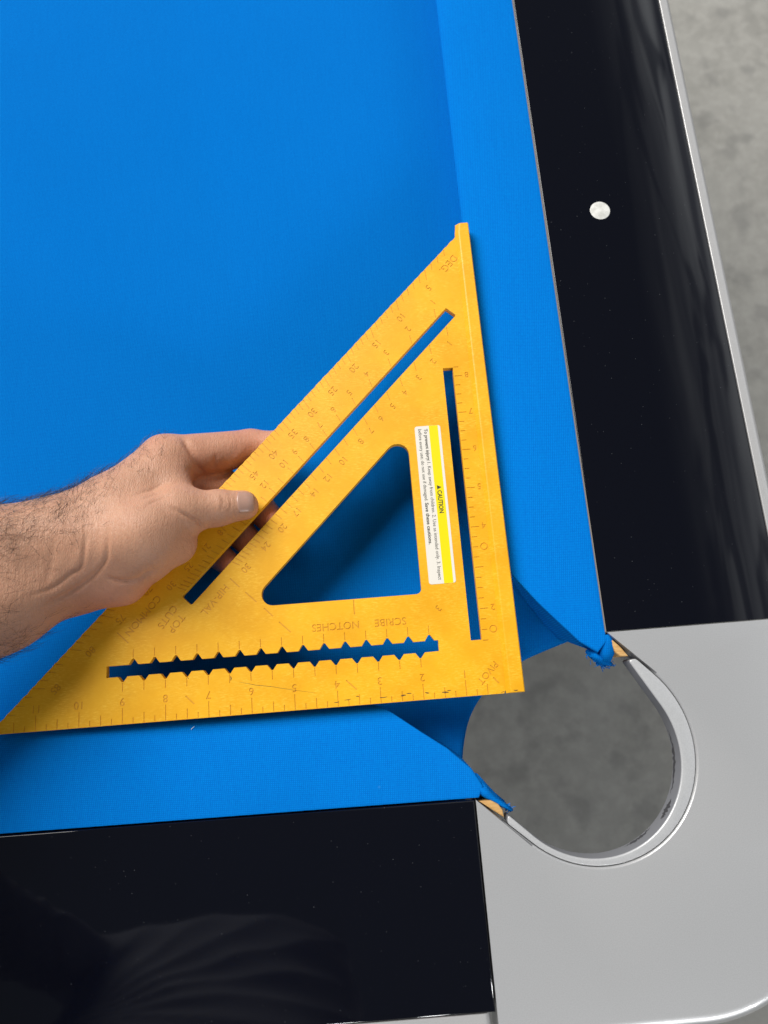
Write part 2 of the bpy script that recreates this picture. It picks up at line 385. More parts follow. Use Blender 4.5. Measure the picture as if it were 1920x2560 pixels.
# black paint smears low on the liner's inner wall
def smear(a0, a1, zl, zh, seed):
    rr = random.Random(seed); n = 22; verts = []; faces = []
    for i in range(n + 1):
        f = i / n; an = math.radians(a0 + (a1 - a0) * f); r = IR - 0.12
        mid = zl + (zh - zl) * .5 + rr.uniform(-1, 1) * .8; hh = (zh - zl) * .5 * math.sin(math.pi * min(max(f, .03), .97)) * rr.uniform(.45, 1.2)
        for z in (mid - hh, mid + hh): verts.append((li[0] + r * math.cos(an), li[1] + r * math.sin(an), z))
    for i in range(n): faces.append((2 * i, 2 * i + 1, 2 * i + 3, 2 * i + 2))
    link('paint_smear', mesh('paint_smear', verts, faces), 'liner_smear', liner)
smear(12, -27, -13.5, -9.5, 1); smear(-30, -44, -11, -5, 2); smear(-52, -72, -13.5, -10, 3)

# pale wood rail ends at the pocket mouth
prism('rail_end_block', [(-24.5, -58.9), (-17.6, -58.9), (-13.6, -61.2), (-11.4, -64.4), (-10.9, -68.8), (-17, -64.4)], -34, -2.2, 'wood', railB, lambda x, y: 0.8)
prism('rail_end_block', [(63.8, 28.6), (65.5, 22.8), (66.6, 18.8), (69.3, 15.9), (74.6, 15.5), (70.0, 22.0)], -34, -2.2, 'wood', railR, lambda x, y: 0.8)

# frayed cloth where each cushion's cover is tucked in
def ribbon(path, w, thick, name, parent, drop=0.0):
    """soft flattened tube along a 3-D path (mm)"""
    verts = []; faces = []; n = 8
    for i, p in enumerate(path):
        p = Vector(p); a = Vector(path[max(i - 1, 0)]); b = Vector(path[min(i + 1, len(path) - 1)])
        tdir = (b - a).normalized(); side = tdir.cross(Vector((0, 0, 1))).normalized(); up = side.cross(tdir)
        for k in range(n):
            an = 2 * math.pi * k / n
            verts.append(tuple(p + side * w[i] * math.cos(an) + up * thick[i] * math.sin(an)))
    for i in range(len(path) - 1):
        for k in range(n):
            faces.append((i * n + k, i * n + (k + 1) % n, (i + 1) * n + (k + 1) % n, (i + 1) * n + k))
    faces.append(tuple(range(n))); faces.append(tuple((len(path) - 1) * n + k for k in range(n)))
    me = mesh(name, verts, faces); fix_normals(me)
    return link(name, me, 'cloth', parent, smooth=True)
ribbon([(-23.5, -51.5, -6), (-19.5, -55.2, -6.5), (-15.5, -58.8, -7), (-10.8, -62.2, -7.5), (-6.2, -65.4, -8)], [3.6, 3.1, 2.0, 1.6, 1.3], [5, 5, 5, 5, 4.5], 'tucked_cloth', cushB)
ribbon([(-24, -48, -18), (-19, -53.5, -19), (-14, -58.5, -19), (-8, -63.5, -19)], [3, 2.5, 1.8, 1.2], [10, 10, 10, 9], 'tucked_cloth', cushB)
ribbon([(62.5, 29.5, -3.5), (63.2, 24.5, -4.5), (62.6, 19.5, -6), (61.2, 15.2, -8.5)], [3.0, 4.6, 5.2, 4.6], [2.2, 3.0, 3.8, 4.0], 'tucked_cloth', cushR)
ribbon([(53.5, 19.8, -8), (56.5, 17.0, -10), (60.5, 14.0, -12), (64.5, 12.2, -13)], [2.4, 2.6, 2.4, 1.6], [5, 6, 6, 5], 'tucked_cloth', cushR)
def threads(name, roots, n, lo_, hi_, parent, dirs):
    verts = []; faces = []
    for _ in range(n):
        r = Vector(random.choice(roots)) + Vector((random.gauss(0, .7), random.gauss(0, .7), random.uniform(-3, 1)))
        d = Vector(dirs) + Vector((random.gauss(0, .55), random.gauss(0, .55), random.gauss(-.1, .3))); d.normalize()
        L = random.uniform(lo_, hi_); cur = Vector((random.gauss(0, .5), random.gauss(0, .5), -.25))
        rad = random.uniform(.14, .32); base = len(verts)
        for k in range(5):
            f = k / 4; p = r + d * L * f + cur * L * f * f * .5
            for q in range(3):
                an = q * 2.094
                verts.append((p.x + rad * math.cos(an), p.y + rad * math.sin(an), p.z + rad * math.sin(an + .8)))
        for k in range(4):
            for q in range(3):
                faces.append((base + k * 3 + q, base + k * 3 + (q + 1) % 3, base + k * 3 + 3 + (q + 1) % 3, base + k * 3 + 3 + q))
    me = mesh(name, verts, faces)
    return link(name, me, 'cloth', parent, kind='stuff')
threads('frayed_threads', [(-6.2, -65.2, -7), (-7.5, -64.4, -7), (-9, -63.4, -6)], 34, 1.0, 3.0, cushB, (.8, -.35, 0))
threads('frayed_threads', [(52, 18.5, -8), (55, 16, -10), (58, 13.5, -11), (61, 12, -12), (64, 11.5, -12), (66, 12.4, -12)], 80, 1.0, 3.2, cushR, (.35, -.65, 0))

# ------------------------------------------------------------------ text outlines
def text_loops(s, size, offset=0.0, align='CENTER', spacing=1.0):
    """closed outlines of a line of text, in mm, centred on its origin"""
    cu = bpy.data.curves.new('txt', 'FONT'); cu.body = s; cu.size = size; cu.offset = offset
    cu.align_x = align; cu.align_y = 'CENTER' if align == 'CENTER' else 'TOP_BASELINE'
    cu.resolution_u = 3; cu.space_character = spacing; cu.fill_mode = 'FRONT'
    o = bpy.data.objects.new('txt', cu); COL.objects.link(o)
    bpy.context.view_layer.update()
    dg = bpy.context.evaluated_depsgraph_get()
    me = bpy.data.meshes.new_from_object(o.evaluated_get(dg))
    bpy.data.objects.remove(o); bpy.data.curves.remove(cu)
    return me
def mesh_loops(me):
    cnt = {}
    for p in me.polygons:
        for ek in p.edge_keys: cnt[ek] = cnt.get(ek, 0) + 1
    nb = {}
    for (a, b), k in cnt.items():
        if k == 1: nb.setdefault(a, []).append(b); nb.setdefault(b, []).append(a)
    # merge coincident vertices is not needed: outlines share their own vertices
    seen = set(); loops = []
    for st in nb:
        if st in seen or len(nb[st]) != 2: continue
        lp = [st]; seen.add(st); cur = nb[st][0]; prev = st
        while cur != st and cur not in seen:
            lp.append(cur); seen.add(cur)
            nx = [q for q in nb[cur] if q != prev]
            if not nx: break
            prev, cur = cur, nx[0]
        if len(lp) > 2: loops.append([(me.vertices[i].co.x, me.vertices[i].co.y) for i in lp])
    return loops
_cache = {}
def engraved(s, x, y, h, ang, offset=0.004):
    """outline loops of text of cap height h mm at (x, y), reading direction ang (deg)"""
    key = (s, h)
    if key not in _cache:
        me = text_loops(s, h / 0.73, offset * h); _cache[key] = mesh_loops(me); bpy.data.meshes.remove(me)
    ca, sa = math.cos(math.radians(ang)), math.sin(math.radians(ang))
    return [[(x + ca * px - sa * py, y + sa * px + ca * py) for px, py in lp] for lp in _cache[key]]
def tick(x0, y0, x1, y1, w=0.5):
    d = Vector((x1 - x0, y1 - y0)).normalized(); s = Vector((-d.y, d.x)) * w / 2
    return [(x0 + s.x, y0 + s.y), (x1 + s.x, y1 + s.y), (x1 - s.x, y1 - s.y), (x0 - s.x, y0 - s.y)]
def fill(loops):
    """even-odd filled flat mesh of a set of closed outlines"""
    vs = []; es = []
    for lp in loops:
        b0 = len(vs); vs += [Vector(p) for p in lp]; n = len(lp)
        es += [(b0 + i, b0 + (i + 1) % n) for i in range(n)]
    ov, oe, of = delaunay_2d_cdt(vs, es, [], 0, 1e-5)[:3]
    pv = np.array([(v.x, v.y) for v in ov]); ft = np.array([tuple(f) for f in of])
    cen = pv[ft].mean(1); par = np.zeros(len(ft), int)
    for lp in loops:
        L = np.array(lp); lo_, hi_ = L.min(0), L.max(0)
        ci = np.where(((cen >= lo_) & (cen <= hi_)).all(1))[0]
        if not len(ci): continue
        x = cen[ci, 0][:, None]; y = cen[ci, 1][:, None]; x1, y1 = L[:, 0], L[:, 1]; x0, y0 = np.roll(x1, 1), np.roll(y1, 1)
        dy = np.where(y1 == y0, 1e-12, y1 - y0)
        cr = ((y0 > y) != (y1 > y)) & (x < (x1 - x0) * (y - y0) / dy + x0)
        par[ci] += cr.sum(1) % 2
    keep = ft[par % 2 == 1]
    me = bpy.data.meshes.new('fill'); me.from_pydata([(x, y, 0) for x, y in pv], [], keep.tolist()); me.update()
    bm = bmesh.new(); bm.from_mesh(me); bmesh.ops.delete(bm, geom=[v for v in bm.verts if not v.link_faces], context='VERTS'); bm.to_mesh(me); bm.free()
    return me
def slab(name, flat, z0, z1, mat, parent, bottom=True, top_mat=None):
    """flat 2-D mesh (mm) -> walls down from z1 to z0"""
    bm = bmesh.new(); bm.from_mesh(flat)
    bmesh.ops.remove_doubles(bm, verts=bm.verts, dist=1e-4)
    for f in bm.faces:
        f.normal_update()
        if f.normal.z < 0: f.normal_flip()
    tops = list(bm.faces)
    bound = [e for e in bm.edges if len(e.link_faces) == 1]
    low = {}
    for v in list(bm.verts):
        v.co.z = z1
    for e in bound:
        for v in e.verts:
            if v not in low: low[v] = bm.verts.new((v.co.x, v.co.y, z0))
    for e in bound:
        a, b = e.verts
        lp = e.link_faces[0]
        # orientation so that the wall faces out of the material
        vs = [l.vert for l in lp.loops]; ia = vs.index(a)
        if vs[(ia + 1) % len(vs)] is b: bm.faces.new((b, a, low[a], low[b]))
        else: bm.faces.new((a, b, low[b], low[a]))
    if bottom:
        for f in tops:
            try: bm.faces.new([low.get(l.vert) or low.setdefault(l.vert, bm.verts.new((l.vert.co.x, l.vert.co.y, z0))) for l in reversed(list(f.loops))])
            except Exception: pass
    if top_mat is not None:
        for f in tops: f.material_index = 1
    bmesh.ops.scale(bm, vec=(MM, MM, MM), verts=bm.verts)
    me = bpy.data.meshes.new(name); bm.to_mesh(me); bm.free(); bpy.data.meshes.remove(flat)
    me.materials.append(M[mat])
    if top_mat is not None: me.materials.append(M[top_mat])
    return link(name, me, None, parent)

# ------------------------------------------------------------------ rafter square
I = 25.4
sq = empty('rafter_square', (0, 0, ZT), 'yellow plastic triangular rafter square held in the table corner by a hand', 'square')
HYP = 307.0                                   # y - x on the long edge
outer = [(0.0, 0.9), (0.0, 307.0)]
k = 0
nst = 190
for i in range(1, nst):
    f = i / nst; x = -306 * f; y = HYP + x
    wv = 0.22 * math.sin(i * 2.3) * random.uniform(.3, 1) + random.uniform(-.1, .1)
    outer.append((x - wv * .707, y + wv * .707))
outer += [(-306.4, 0.6), (-306.0, 0.0), (-3.2, 0.0), (-2.4, 1.6), (-1.2, 2.2)]
def hyp_pt(q, r):    # q = y - x, r = x + y
    return ((r - q) / 2, (r + q) / 2)
hslot = [hyp_pt(265.6, 239.5), hyp_pt(254.6, 240), hyp_pt(253.6, 239), hyp_pt(253.6, -119), hyp_pt(254.6, -120.5), hyp_pt(264.6, -120.5), hyp_pt(265.6, -119)]
vslot = [(-19.7, 32.3), (-13.0, 32.3), (-12.8, 209.3), (-19.4, 209.3)]
def rounded(pts, radii, n=8):
    out = []
    for i, p in enumerate(pts):
        p = Vector(p); a = (Vector(pts[i - 1]) - p).normalized(); b = (Vector(pts[(i + 1) % len(pts)]) - p).normalized()
        half = a.angle(b) / 2; r = radii[i]; L = r / math.tan(half)
        bis = (a + b).normalized(); cen = p + bis * (r / math.sin(half))
        s = p + a * L - cen; e = p + b * L - cen
        a0 = math.atan2(s.y, s.x); a1 = math.atan2(e.y, e.x); da = (a1 - a0 + math.pi) % (2 * math.pi) - math.pi
        out += [(cen.x + r * math.cos(a0 + da * j / n), cen.y + r * math.sin(a0 + da * j / n)) for j in range(n + 1)]
    return out
TQ = 216.8
tri = rounded([(-46.6, TQ - 46.6), (-46.6, 62.6), (62.6 - TQ, 62.6)], [7.5, 3.5, 7.0])
# scribe slot with V notches every half inch on both sides
ns = [(-238.2, 27.4)]
lown = sorted(-(2 + .5 * j) * I for j in range(15)); upn = sorted(-(1.75 + .5 * j) * I for j in range(15))
for x in lown: ns += [(x - 2.9, 27.4), (x - .5, 24.2), (x + .5, 24.2), (x + 2.9, 27.4)]
ns += [(-39.3, 27.6), (-39.3, 34.0)]
for x in reversed(upn): ns += [(x + 2.9, 34.1), (x + .5, 37.6), (x - .5, 37.6), (x - 2.9, 34.1)]
ns += [(-238.2, 34.1)]
holes = [hslot, vslot, tri, ns]

marks = []
# bottom ruler, quarter inches
for q in range(2, 48):
    x = -q * I / 4
    L = 9.2 if q % 4 == 0 else (6.0 if q % 2 == 0 else 3.6)
    if -x < 300 - L: marks.append(tick(x, 0.35, x, L, 0.5))
for n in range(1, 12):
    marks += engraved(str(n), -n * I, 13.0, 4.7, 180)
for x in lown: marks.append(tick(x, 23.7, x, 18.8, .45))
for x in upn: marks.append(tick(x, 38.2, x, 43.0, .45))
# vertical ruler beside the long slot
for q in range(5, 34):
    y = q * I / 4
    L = 5.2 if q % 4 == 0 else 3.2
    marks.append(tick(-12.3, y, -12.3 + L, y, .45))
for n in (2, 4, 5, 6, 7, 8): marks += engraved(str(n), -4.2, n * I + .6, 4.0, 180)
def ring(x, y, r): return [arc(x, y, r, 0, 345, 23), arc(x, y, r - .55, 0, 345, 23)]
for y in (1.5 * I, 3 * I, 3.5 * I): marks += ring(-5.4, y, 2.3)
# degree scale along the long edge
for d in range(1, 90):
    a = math.radians(d); r = HYP / (math.cos(a) + math.sin(a))
    L = 7.2 if d % 5 == 0 else 4.6
    cs = (math.cos(a) + math.sin(a)) / math.sqrt(2)
    r0 = r - 0.5 / cs
    if d < 2 or d > 88: continue
    marks.append(tick(-math.sin(a) * r0, math.cos(a) * r0, -math.sin(a) * (r0 - L), math.cos(a) * (r0 - L), .42))
    if d % 5 == 0:
        r2 = r - 10.7 / cs
        marks += engraved(str(d), -math.sin(a) * r2, math.cos(a) * r2, 4.6, 225)
marks += engraved('DEG.', -8.2, 285.2, 5.2, 226)
# common and hip-valley rafter scales on both sides of the long slot
for n, den, q, sgn in [(n, 12, 265.6, 1) for n in range(1, 31)] + [(n, 17, 253.6, -1) for n in range(1, 31)]:
    a = math.atan2(n, den); cs = (math.cos(a) + math.sin(a)); r = q / cs
    L = 4.6; g = .5
    p0 = r + sgn * g * 1.41 / cs; p1 = r + sgn * 5.6 * 1.41 / cs
    marks.append(tick(-math.sin(a) * p0, math.cos(a) * p0, -math.sin(a) * p1, math.cos(a) * p1, .42))
    if n in (1, 2, 3, 4, 5, 6, 7, 8, 9, 10, 12, 14, 17, 18, 20, 21, 24, 25, 30):
        if sgn > 0 and n in (14, 17, 20, 24): continue
        if sgn < 0 and n in (9, 18, 21, 25): continue
        p2 = r + sgn * 9.6 * 1.41 / cs
        marks += engraved(str(n), -math.sin(a) * p2, math.cos(a) * p2, 4.3, 225)
marks += engraved('COMMON', -216.4, 62.8, 4.6, 228)
marks += engraved('CUTS', -201.6, 60.8, 4.6, 232)
marks += engraved('TOP', -196.2, 56.4, 4.6, 229)
marks += engraved('HIP-VAL', -172.7, 68.8, 4.6, 227)
marks += engraved('SCRIBE', -67.0, 47.2, 4.6, 180)
marks += engraved('NOTCHES', -100.2, 47.2, 4.6, 180)
marks += engraved('PIVOT', -11.6, 12.6, 4.2, 224)
for a, b in (((-163.1, 81.3), (-157.5, 75.4)), ((-154, 72.1), (-147.4, 65.4)), ((-143.0, 61.4), (-137.8, 56.0)), ((-134.2, 52.3), (-127.5, 45.6)),
             ((-96.1, 14.9), (-90.2, 9.0)), ((-191.3, 13.3), (-186.3, 8.3)), ((-231.9, 53.7), (-225.2, 46.9)), ((-88.4, 62.0), (-88.4, 53.2)), ((-88.4, 42.8), (-88.4, 36.0)),
             ((-8.6, 9.6), (-5.6, 6.0))):
    if a[0] < -88.3 and a[0] > -88.5 and b[1] < 40: continue
    marks.append(tick(*a, *b, .75))
marks += engraved('3', -37.5, 53.0, 4.2, 225)

# drop any mark that leaves the plate, falls in a hole or crosses another mark's box
def inside(p, lp):
    x, y = p; r = False
    for i in range(len(lp)):
        x0, y0 = lp[i - 1]; x1, y1 = lp[i]
        if (y0 > y) != (y1 > y) and x < (x1 - x0) * (y - y0) / (y1 - y0) + x0: r = not r
    return r
lab = [(-42.0, 67.3), (-24.6, 67.3), (-24.6, 170.6), (-42.0, 170.6)]
good = []
for m in marks:
    if all(inside(p, outer) and not any(inside(p, h) for h in holes) and not inside(p, lab) for p in m): good.append(m)
def bbox(m): return (min(p[0] for p in m), min(p[1] for p in m), max(p[0] for p in m), max(p[1] for p in m))
def seg_x(a, b, c, d):
    def o(p, q, r): return (q[0] - p[0]) * (r[1] - p[1]) - (q[1] - p[1]) * (r[0] - p[0])
    return o(a, b, c) * o(a, b, d) < 0 and o(c, d, a) * o(c, d, b) < 0
kept = []; kb = []
for m in good:
    B = bbox(m); clash = False
    for m2, B2 in zip(kept, kb):
        if B[0] > B2[2] or B2[0] > B[2] or B[1] > B2[3] or B2[1] > B[3]: continue
        if any(seg_x(m[i - 1], m[i], m2[j - 1], m2[j]) for i in range(len(m)) for j in range(len(m2))): clash = True; break
    if not clash: kept.append(m); kb.append(B)
print('marks', len(marks), 'kept', len(kept))
slab('scale_face', fill([outer] + holes + kept), -0.28, 0.0, 'yellow_plastic', sq, bottom=False)
plate = slab('plate', fill([outer] + holes), -4.6, -0.28, 'yellow_plastic', sq, bottom=True, top_mat='yellow_groove')

# raised fence along the short side, reaching below the plate
FP = [(-2.2, 0.02), (0.1, 2.6), (0.7, 2.95), (1.1, 3.0), (8.1, 3.0), (8.7, 2.4), (8.7, -12.0), (1.4, -12.0), (1.4, -4.7), (0.02, -4.7), (0.02, -0.3)]
verts = []; faces = []
ys = [0.0, 0.5, 60, 140, 230, 307, 313.6, 314.4]
for j, y in enumerate(ys):
    tap = 1 - 0.14 * max(0, (y - 60) / 254)
    for (x, z) in FP:
        xx = x if x < 1.2 else x * tap if z > -3 else x
        if y > 307: xx += (0.9 if x < 1.2 else 0)
        e = 0.5 if j in (0, len(ys) - 1) else 0
        zz = z - e * (z > 1); verts.append((xx + (1 - tap) * 8.7 * (0.55 if x < 1.2 else 0.55), y, zz))
nf = len(FP)
for j in range(len(ys) - 1):
    for i in range(nf):
        a = j * nf + i; b = j * nf + (i + 1) % nf
        faces.append((a, b, b + nf, a + nf))
faces.append(tuple(range(nf))); faces.append(tuple((len(ys) - 1) * nf + i for i in range(nf)))
me = mesh('fence', verts, faces); fix_normals(me)
link('fence', me, 'yellow_plastic', sq, label='raised straight fence pressed to the cushion')

# dirt caught on the edge and a long scratch
def sliver(pts, w, z, parent=sq, name='scuff_mark'):
    L = []; R = []
    for i, p in enumerate(pts):
        a = Vector(pts[max(i - 1, 0)]); b = Vector(pts[min(i + 1, len(pts) - 1)]); d = (b - a).normalized(); s = Vector((-d.y, d.x)) * w / 2
        s *= (0.4 if i in (0, len(pts) - 1) else random.uniform(.6, 1.2))
        L.append((p[0] + s.x, p[1] + s.y, z)); R.append((p[0] - s.x, p[1] - s.y, z))
    n = len(pts); me = mesh(name, L + R, [(i, i + 1, n + i + 1, n + i) for i in range(n - 1)])
    return link(name, me, 'grime', parent)
sliver([(-159.5, 18.9), (-150, 16.4), (-140, 14.6), (-128, 11.8), (-115, 9.1)], .22, .03)
for x0, x1, y, w in ((-98, -94, 3.6, .4), (-91, -89, 5.2, .5), (-77, -72.5, 3.2, .6), (-64.5, -61.5, 3.6, 1.0), (-61, -58, 4.4, .5), (-50, -47.5, 3.8, .7), (-40, -36, 3.4, .8), (-37, -34.5, 4.2, .5), (-104, -101, 2.6, .4), (-5, -2, 1.0, .5), (2, 4.6, 1.2, .6)):
    z = .03 if x1 < 0 else 3.04
    sliver([(x0, y + random.uniform(-.4, .4)), ((x0 + x1) / 2, y), (x1, y + random.uniform(-.4, .4))], w, z)
sliver([(-164.6, 22.6), (-164.2, 21.4), (-164.5, 20.2)], .8, .03)
sliver([(-190.2, 24.0), (-189.4, 23.2)], .7, .03)

# caution label: printed sticker
lx0, lx1, ly0, ly1 = -41.6, -25.0, 67.8, 170.2
lab_loop = rounded([(lx0, ly1), (lx0, ly0), (lx1, ly0), (lx1, ly1)], [1.6] * 4, 5)
label = slab('caution_label', fill([lab_loop]), 0.02, 0.14, 'label_white', sq); label['label'] = 'white and yellow printed caution sticker'
slab('yellow_band', fill([[(-32.4, ly1 - .05), (-32.4, ly0 + .05), (-26.6, ly0 + .05), (-26.6, ly1 - .05)]]), 0.15, 0.17, 'label_yellow', label)
def print_text(name, s, size, x, y, ang, offset, z, parent, width=None, align='LEFT'):
    me = text_loops(s, size, offset, align)
    xs = [v.co.x for v in me.vertices]; w = max(xs) - min(xs); k = (width / w) if width else 1.0
    ca, sa = math.cos(math.radians(ang)), math.sin(math.radians(ang))
    x0 = min(xs)
    for v in me.vertices:
        px, py = (v.co.x - x0) * k, v.co.y
        v.co = ((x + ca * px - sa * py) * MM, (y + sa * px + ca * py) * MM, z * MM)
    o = link(name, me, 'ink', parent); return o
SZ = 3.1
# reading direction is down the sticker (270 deg); letters' tops face the fence
print_text('warning_text', 'To prevent injury:', SZ, -35.6, 168.2, 270, 0.055, .2, label, 21.6)
print_text('warning_text', '1. Keep away from children. 2. Use as intended only. 3. Inspect', SZ, -35.6, 145.6, 270, 0.0, .2, label, 75.4)
print_text('warning_text', 'before every use; do not use if damaged.', SZ, -39.4, 168.2, 270, 0.0, .2, label, 47.8)
print_text('warning_text', 'Save these cautions.', SZ, -39.4, 119.3, 270, 0.055, .2, label, 26.6)
print_text('caution_text', 'CAUTION', 3.9, -30.9, 126.8, 270, 0.10, .2, label, 14.8)
slab('warning_triangle', fill([[(-30.9, 130.2), (-30.9, 127.4), (-28.1, 128.8)]]), .15, .2, 'ink', label)

# ------------------------------------------------------------------ hand and forearm (signed distance field -> surface)
def P(*a): return np.array(a, dtype=np.float32)
PRIMS = [  # a, ra, b, rb, blend
    (P(-285, 100, 33), 25.5, P(-256, 109, 25), 23.0, 8), (P(-285, 73, 33), 26.0, P(-257, 90, 23), 24.0, 12),
    (P(-400, 44, 84), 31, P(-285, 100, 33), 25.5, 12), (P(-400, 8, 84), 32, P(-285, 73, 33), 26.0, 12),
    (P(-256, 109, 25), 22.5, P(-232, 124, 18), 18.5, 12),
    (P(-236, 121, 18), 18, P(-200.5, 159, 4), 15.8, 12),           # index metacarpal
    (P(-248, 104, 18), 20, P(-203, 150, -8), 15, 12), (P(-250, 98, 14), 20, P(-212, 138, -20), 14.5, 12), (P(-252, 92, 12), 19, P(-222, 124, -24), 13.5, 12),
    (P(-255, 86, 10), 19, P(-226, 86, 12), 16, 12),                # heel of the palm
    (P(-226, 86, 12), 15, P(-212, 92, 14), 11, 10),
    (P(-236, 103, 24), 21, P(-208, 107, 23), 23, 12),              # thenar mound
    (P(-208, 107, 23), 22, P(-188, 119, 21), 13.5, 10),
    (P(-205, 104, 20), 19.5, P(-192.5, 102.5, 15), 13.2, 5),
    (P(-226, 126, 20), 16, P(-203, 144, 13), 12, 12),              # first web muscle
    (P(-198, 151, 6), 10, P(-188, 130, 17), 9, 10),
    (P(-189, 120, 22), 13.2, P(-166, 122.8, 13.6), 10.9, 6), (P(-166, 122.8, 13.6), 10.8, P(-151.5, 124.3, 9.6), 9.2, 3),   # thumb
    (P(-200.5, 159, 4), 15.2, P(-150, 170.5, -17.5), 11.8, 5), (P(-150, 170.5, -17.5), 11.7, P(-130, 169.5, -16), 10, 3), (P(-130, 169.5, -16), 10, P(-122, 167.5, -14), 8.8, 3),  # index
    (P(-203, 149, -12), 13.6, P(-161, 143.5, -24), 11, 4), (P(-161, 143.5, -24), 11, P(-147, 130, -18.5), 9.8, 2.5), (P(-147, 130, -18.5), 9.8, P(-134.5, 114.5, -14), 8.8, 2.5),
    (P(-212, 138, -22), 13, P(-175, 127, -29), 10.8, 4), (P(-175, 127, -29), 10.6, P(-161, 114.5, -20), 9.6, 2.5), (P(-161, 114.5, -20), 9.6, P(-149.5, 101.5, -14), 8.7, 2.5),
    (P(-222, 124, -26), 12, P(-190, 112, -30.5), 9.6, 4), (P(-190, 112, -30.5), 9.6, P(-176, 101, -20), 8.8, 2), (P(-176, 101, -20), 8.8, P(-165, 91.5, -13.5), 7.8, 2),
]
def sdf(p):
    d = np.full(len(p), 1e3, np.float32)
    for a, ra, b, rb, kk in PRIMS:
        ba = b - a; pa = p - a
        tt = np.clip(pa @ ba / (ba @ ba), 0, 1)
        q = pa - tt[:, None] * ba
        e = np.sqrt(np.einsum('ij,ij->i', q, q)) - (ra + (rb - ra) * tt)
        hh = np.maximum(kk - np.abs(d - e), 0) / kk
        d = np.minimum(d, e) - hh * hh * kk * 0.25
    # skin flattens where it presses on the plate
    pl = np.maximum(np.maximum(p[:, 2] - 0.1, -4.7 - p[:, 2]), (p[:, 1] - p[:, 0] - HYP) * .7071)
    return np.maximum(d, -pl)
def surface_nets(F, origin, h):
    S = F < 0
    cs = [(0, 0, 0), (1, 0, 0), (0, 1, 0), (1, 1, 0), (0, 0, 1), (1, 0, 1), (0, 1, 1), (1, 1, 1)]
    n = np.array(F.shape) - 1
    sub = lambda A, c: A[c[0]:c[0] + n[0], c[1]:c[1] + n[1], c[2]:c[2] + n[2]]
    cnt = sum(sub(S, c).astype(np.int8) for c in cs)
    act = np.argwhere((cnt > 0) & (cnt < 8)); idx = np.full(tuple(n), -1, np.int64); idx[tuple(act.T)] = np.arange(len(act))
    pos = np.zeros((len(act), 3)); num = np.zeros(len(act))
    fv = [F[tuple((act + np.array(c)).T)] for c in cs]
    for i in range(8):
        for j in range(i + 1, 8):
            if sum(abs(a - b) for a, b in zip(cs[i], cs[j])) != 1: continue
            a, b = fv[i], fv[j]; cr = (a < 0) != (b < 0)
            tt = np.where(cr, a / np.where(cr, a - b, 1), 0)
            pt = np.array(cs[i]) + tt[:, None] * (np.array(cs[j]) - np.array(cs[i]))
            pos[cr] += pt[cr]; num[cr] += 1
    V = origin + (act + pos / num[:, None]) * h
    faces = []
    for ax in range(3):
        o1, o2 = [(1, 2), (2, 0), (0, 1)][ax]
        sl0 = [slice(None)] * 3; sl1 = [slice(None)] * 3; sl0[ax] = slice(0, -1); sl1[ax] = slice(1, None)
        ch = np.argwhere(S[tuple(sl0)] != S[tuple(sl1)])
        ch = ch[(ch[:, o1] > 0) & (ch[:, o2] > 0) & (ch[:, o1] < n[o1]) & (ch[:, o2] < n[o2])]
        e1 = np.zeros(3, int); e1[o1] = 1; e2 = np.zeros(3, int); e2[o2] = 1
        q = np.stack([idx[tuple((ch - e1 - e2).T)], idx[tuple((ch - e2).T)], idx[tuple(ch.T)], idx[tuple((ch - e1).T)]], 1)
        fl = ~S[tuple(ch.T)]
        q[fl] = q[fl][:, ::-1]
        faces.append(q)
    q = np.concatenate(faces); q = q[(q >= 0).all(1)]
    return V, q
def sdf_mesh(fn, lo3, hi3, H):
    lo3 = np.array(lo3, np.float32); hi3 = np.array(hi3, np.float32)
    NBk = np.ceil((hi3 - lo3) / (H * 8)).astype(int)
    g = np.stack(np.meshgrid(*[lo3[i] + (np.arange(NBk[i]) * 8 + 4) * H for i in range(3)], indexing='ij'), -1).reshape(-1, 3).astype(np.float32)
    cd = fn(g).reshape(NBk)
    near = np.abs(cd) < 8 * H * .9 + 3
    up = lambda A: np.pad(np.repeat(np.repeat(np.repeat(A, 8, 0), 8, 1), 8, 2), ((0, 1),) * 3, mode='edge')
    F = up(np.where(cd < 0, -50., 50.).astype(np.float32)); mk = up(near)
    ii = np.argwhere(mk); vals = np.empty(len(ii), np.float32)
    for s in range(0, len(ii), 400000):
        vals[s:s + 400000] = fn((lo3 + ii[s:s + 400000] * H).astype(np.float32))
    F[mk] = vals
    return surface_nets(F, lo3.astype(float), H)
V3, Q = sdf_mesh(sdf, (-440, -60, -46), (-98, 196, 140), 1.0)
def vnormals(V, Q):
    fn = np.cross(V[Q[:, 2]] - V[Q[:, 0]], V[Q[:, 3]] - V[Q[:, 1]])
    nn = np.zeros_like(V)
    for k in range(4): np.add.at(nn, Q[:, k], fn)
    return nn / np.maximum(np.linalg.norm(nn, axis=1, keepdims=True), 1e-9)
NV = vnormals(V3, Q)
for _ in range(2):
    V3 = V3 - NV * np.clip(sdf(V3.astype(np.float32)), -1, 1)[:, None] * .9
NV = vnormals(V3, Q)
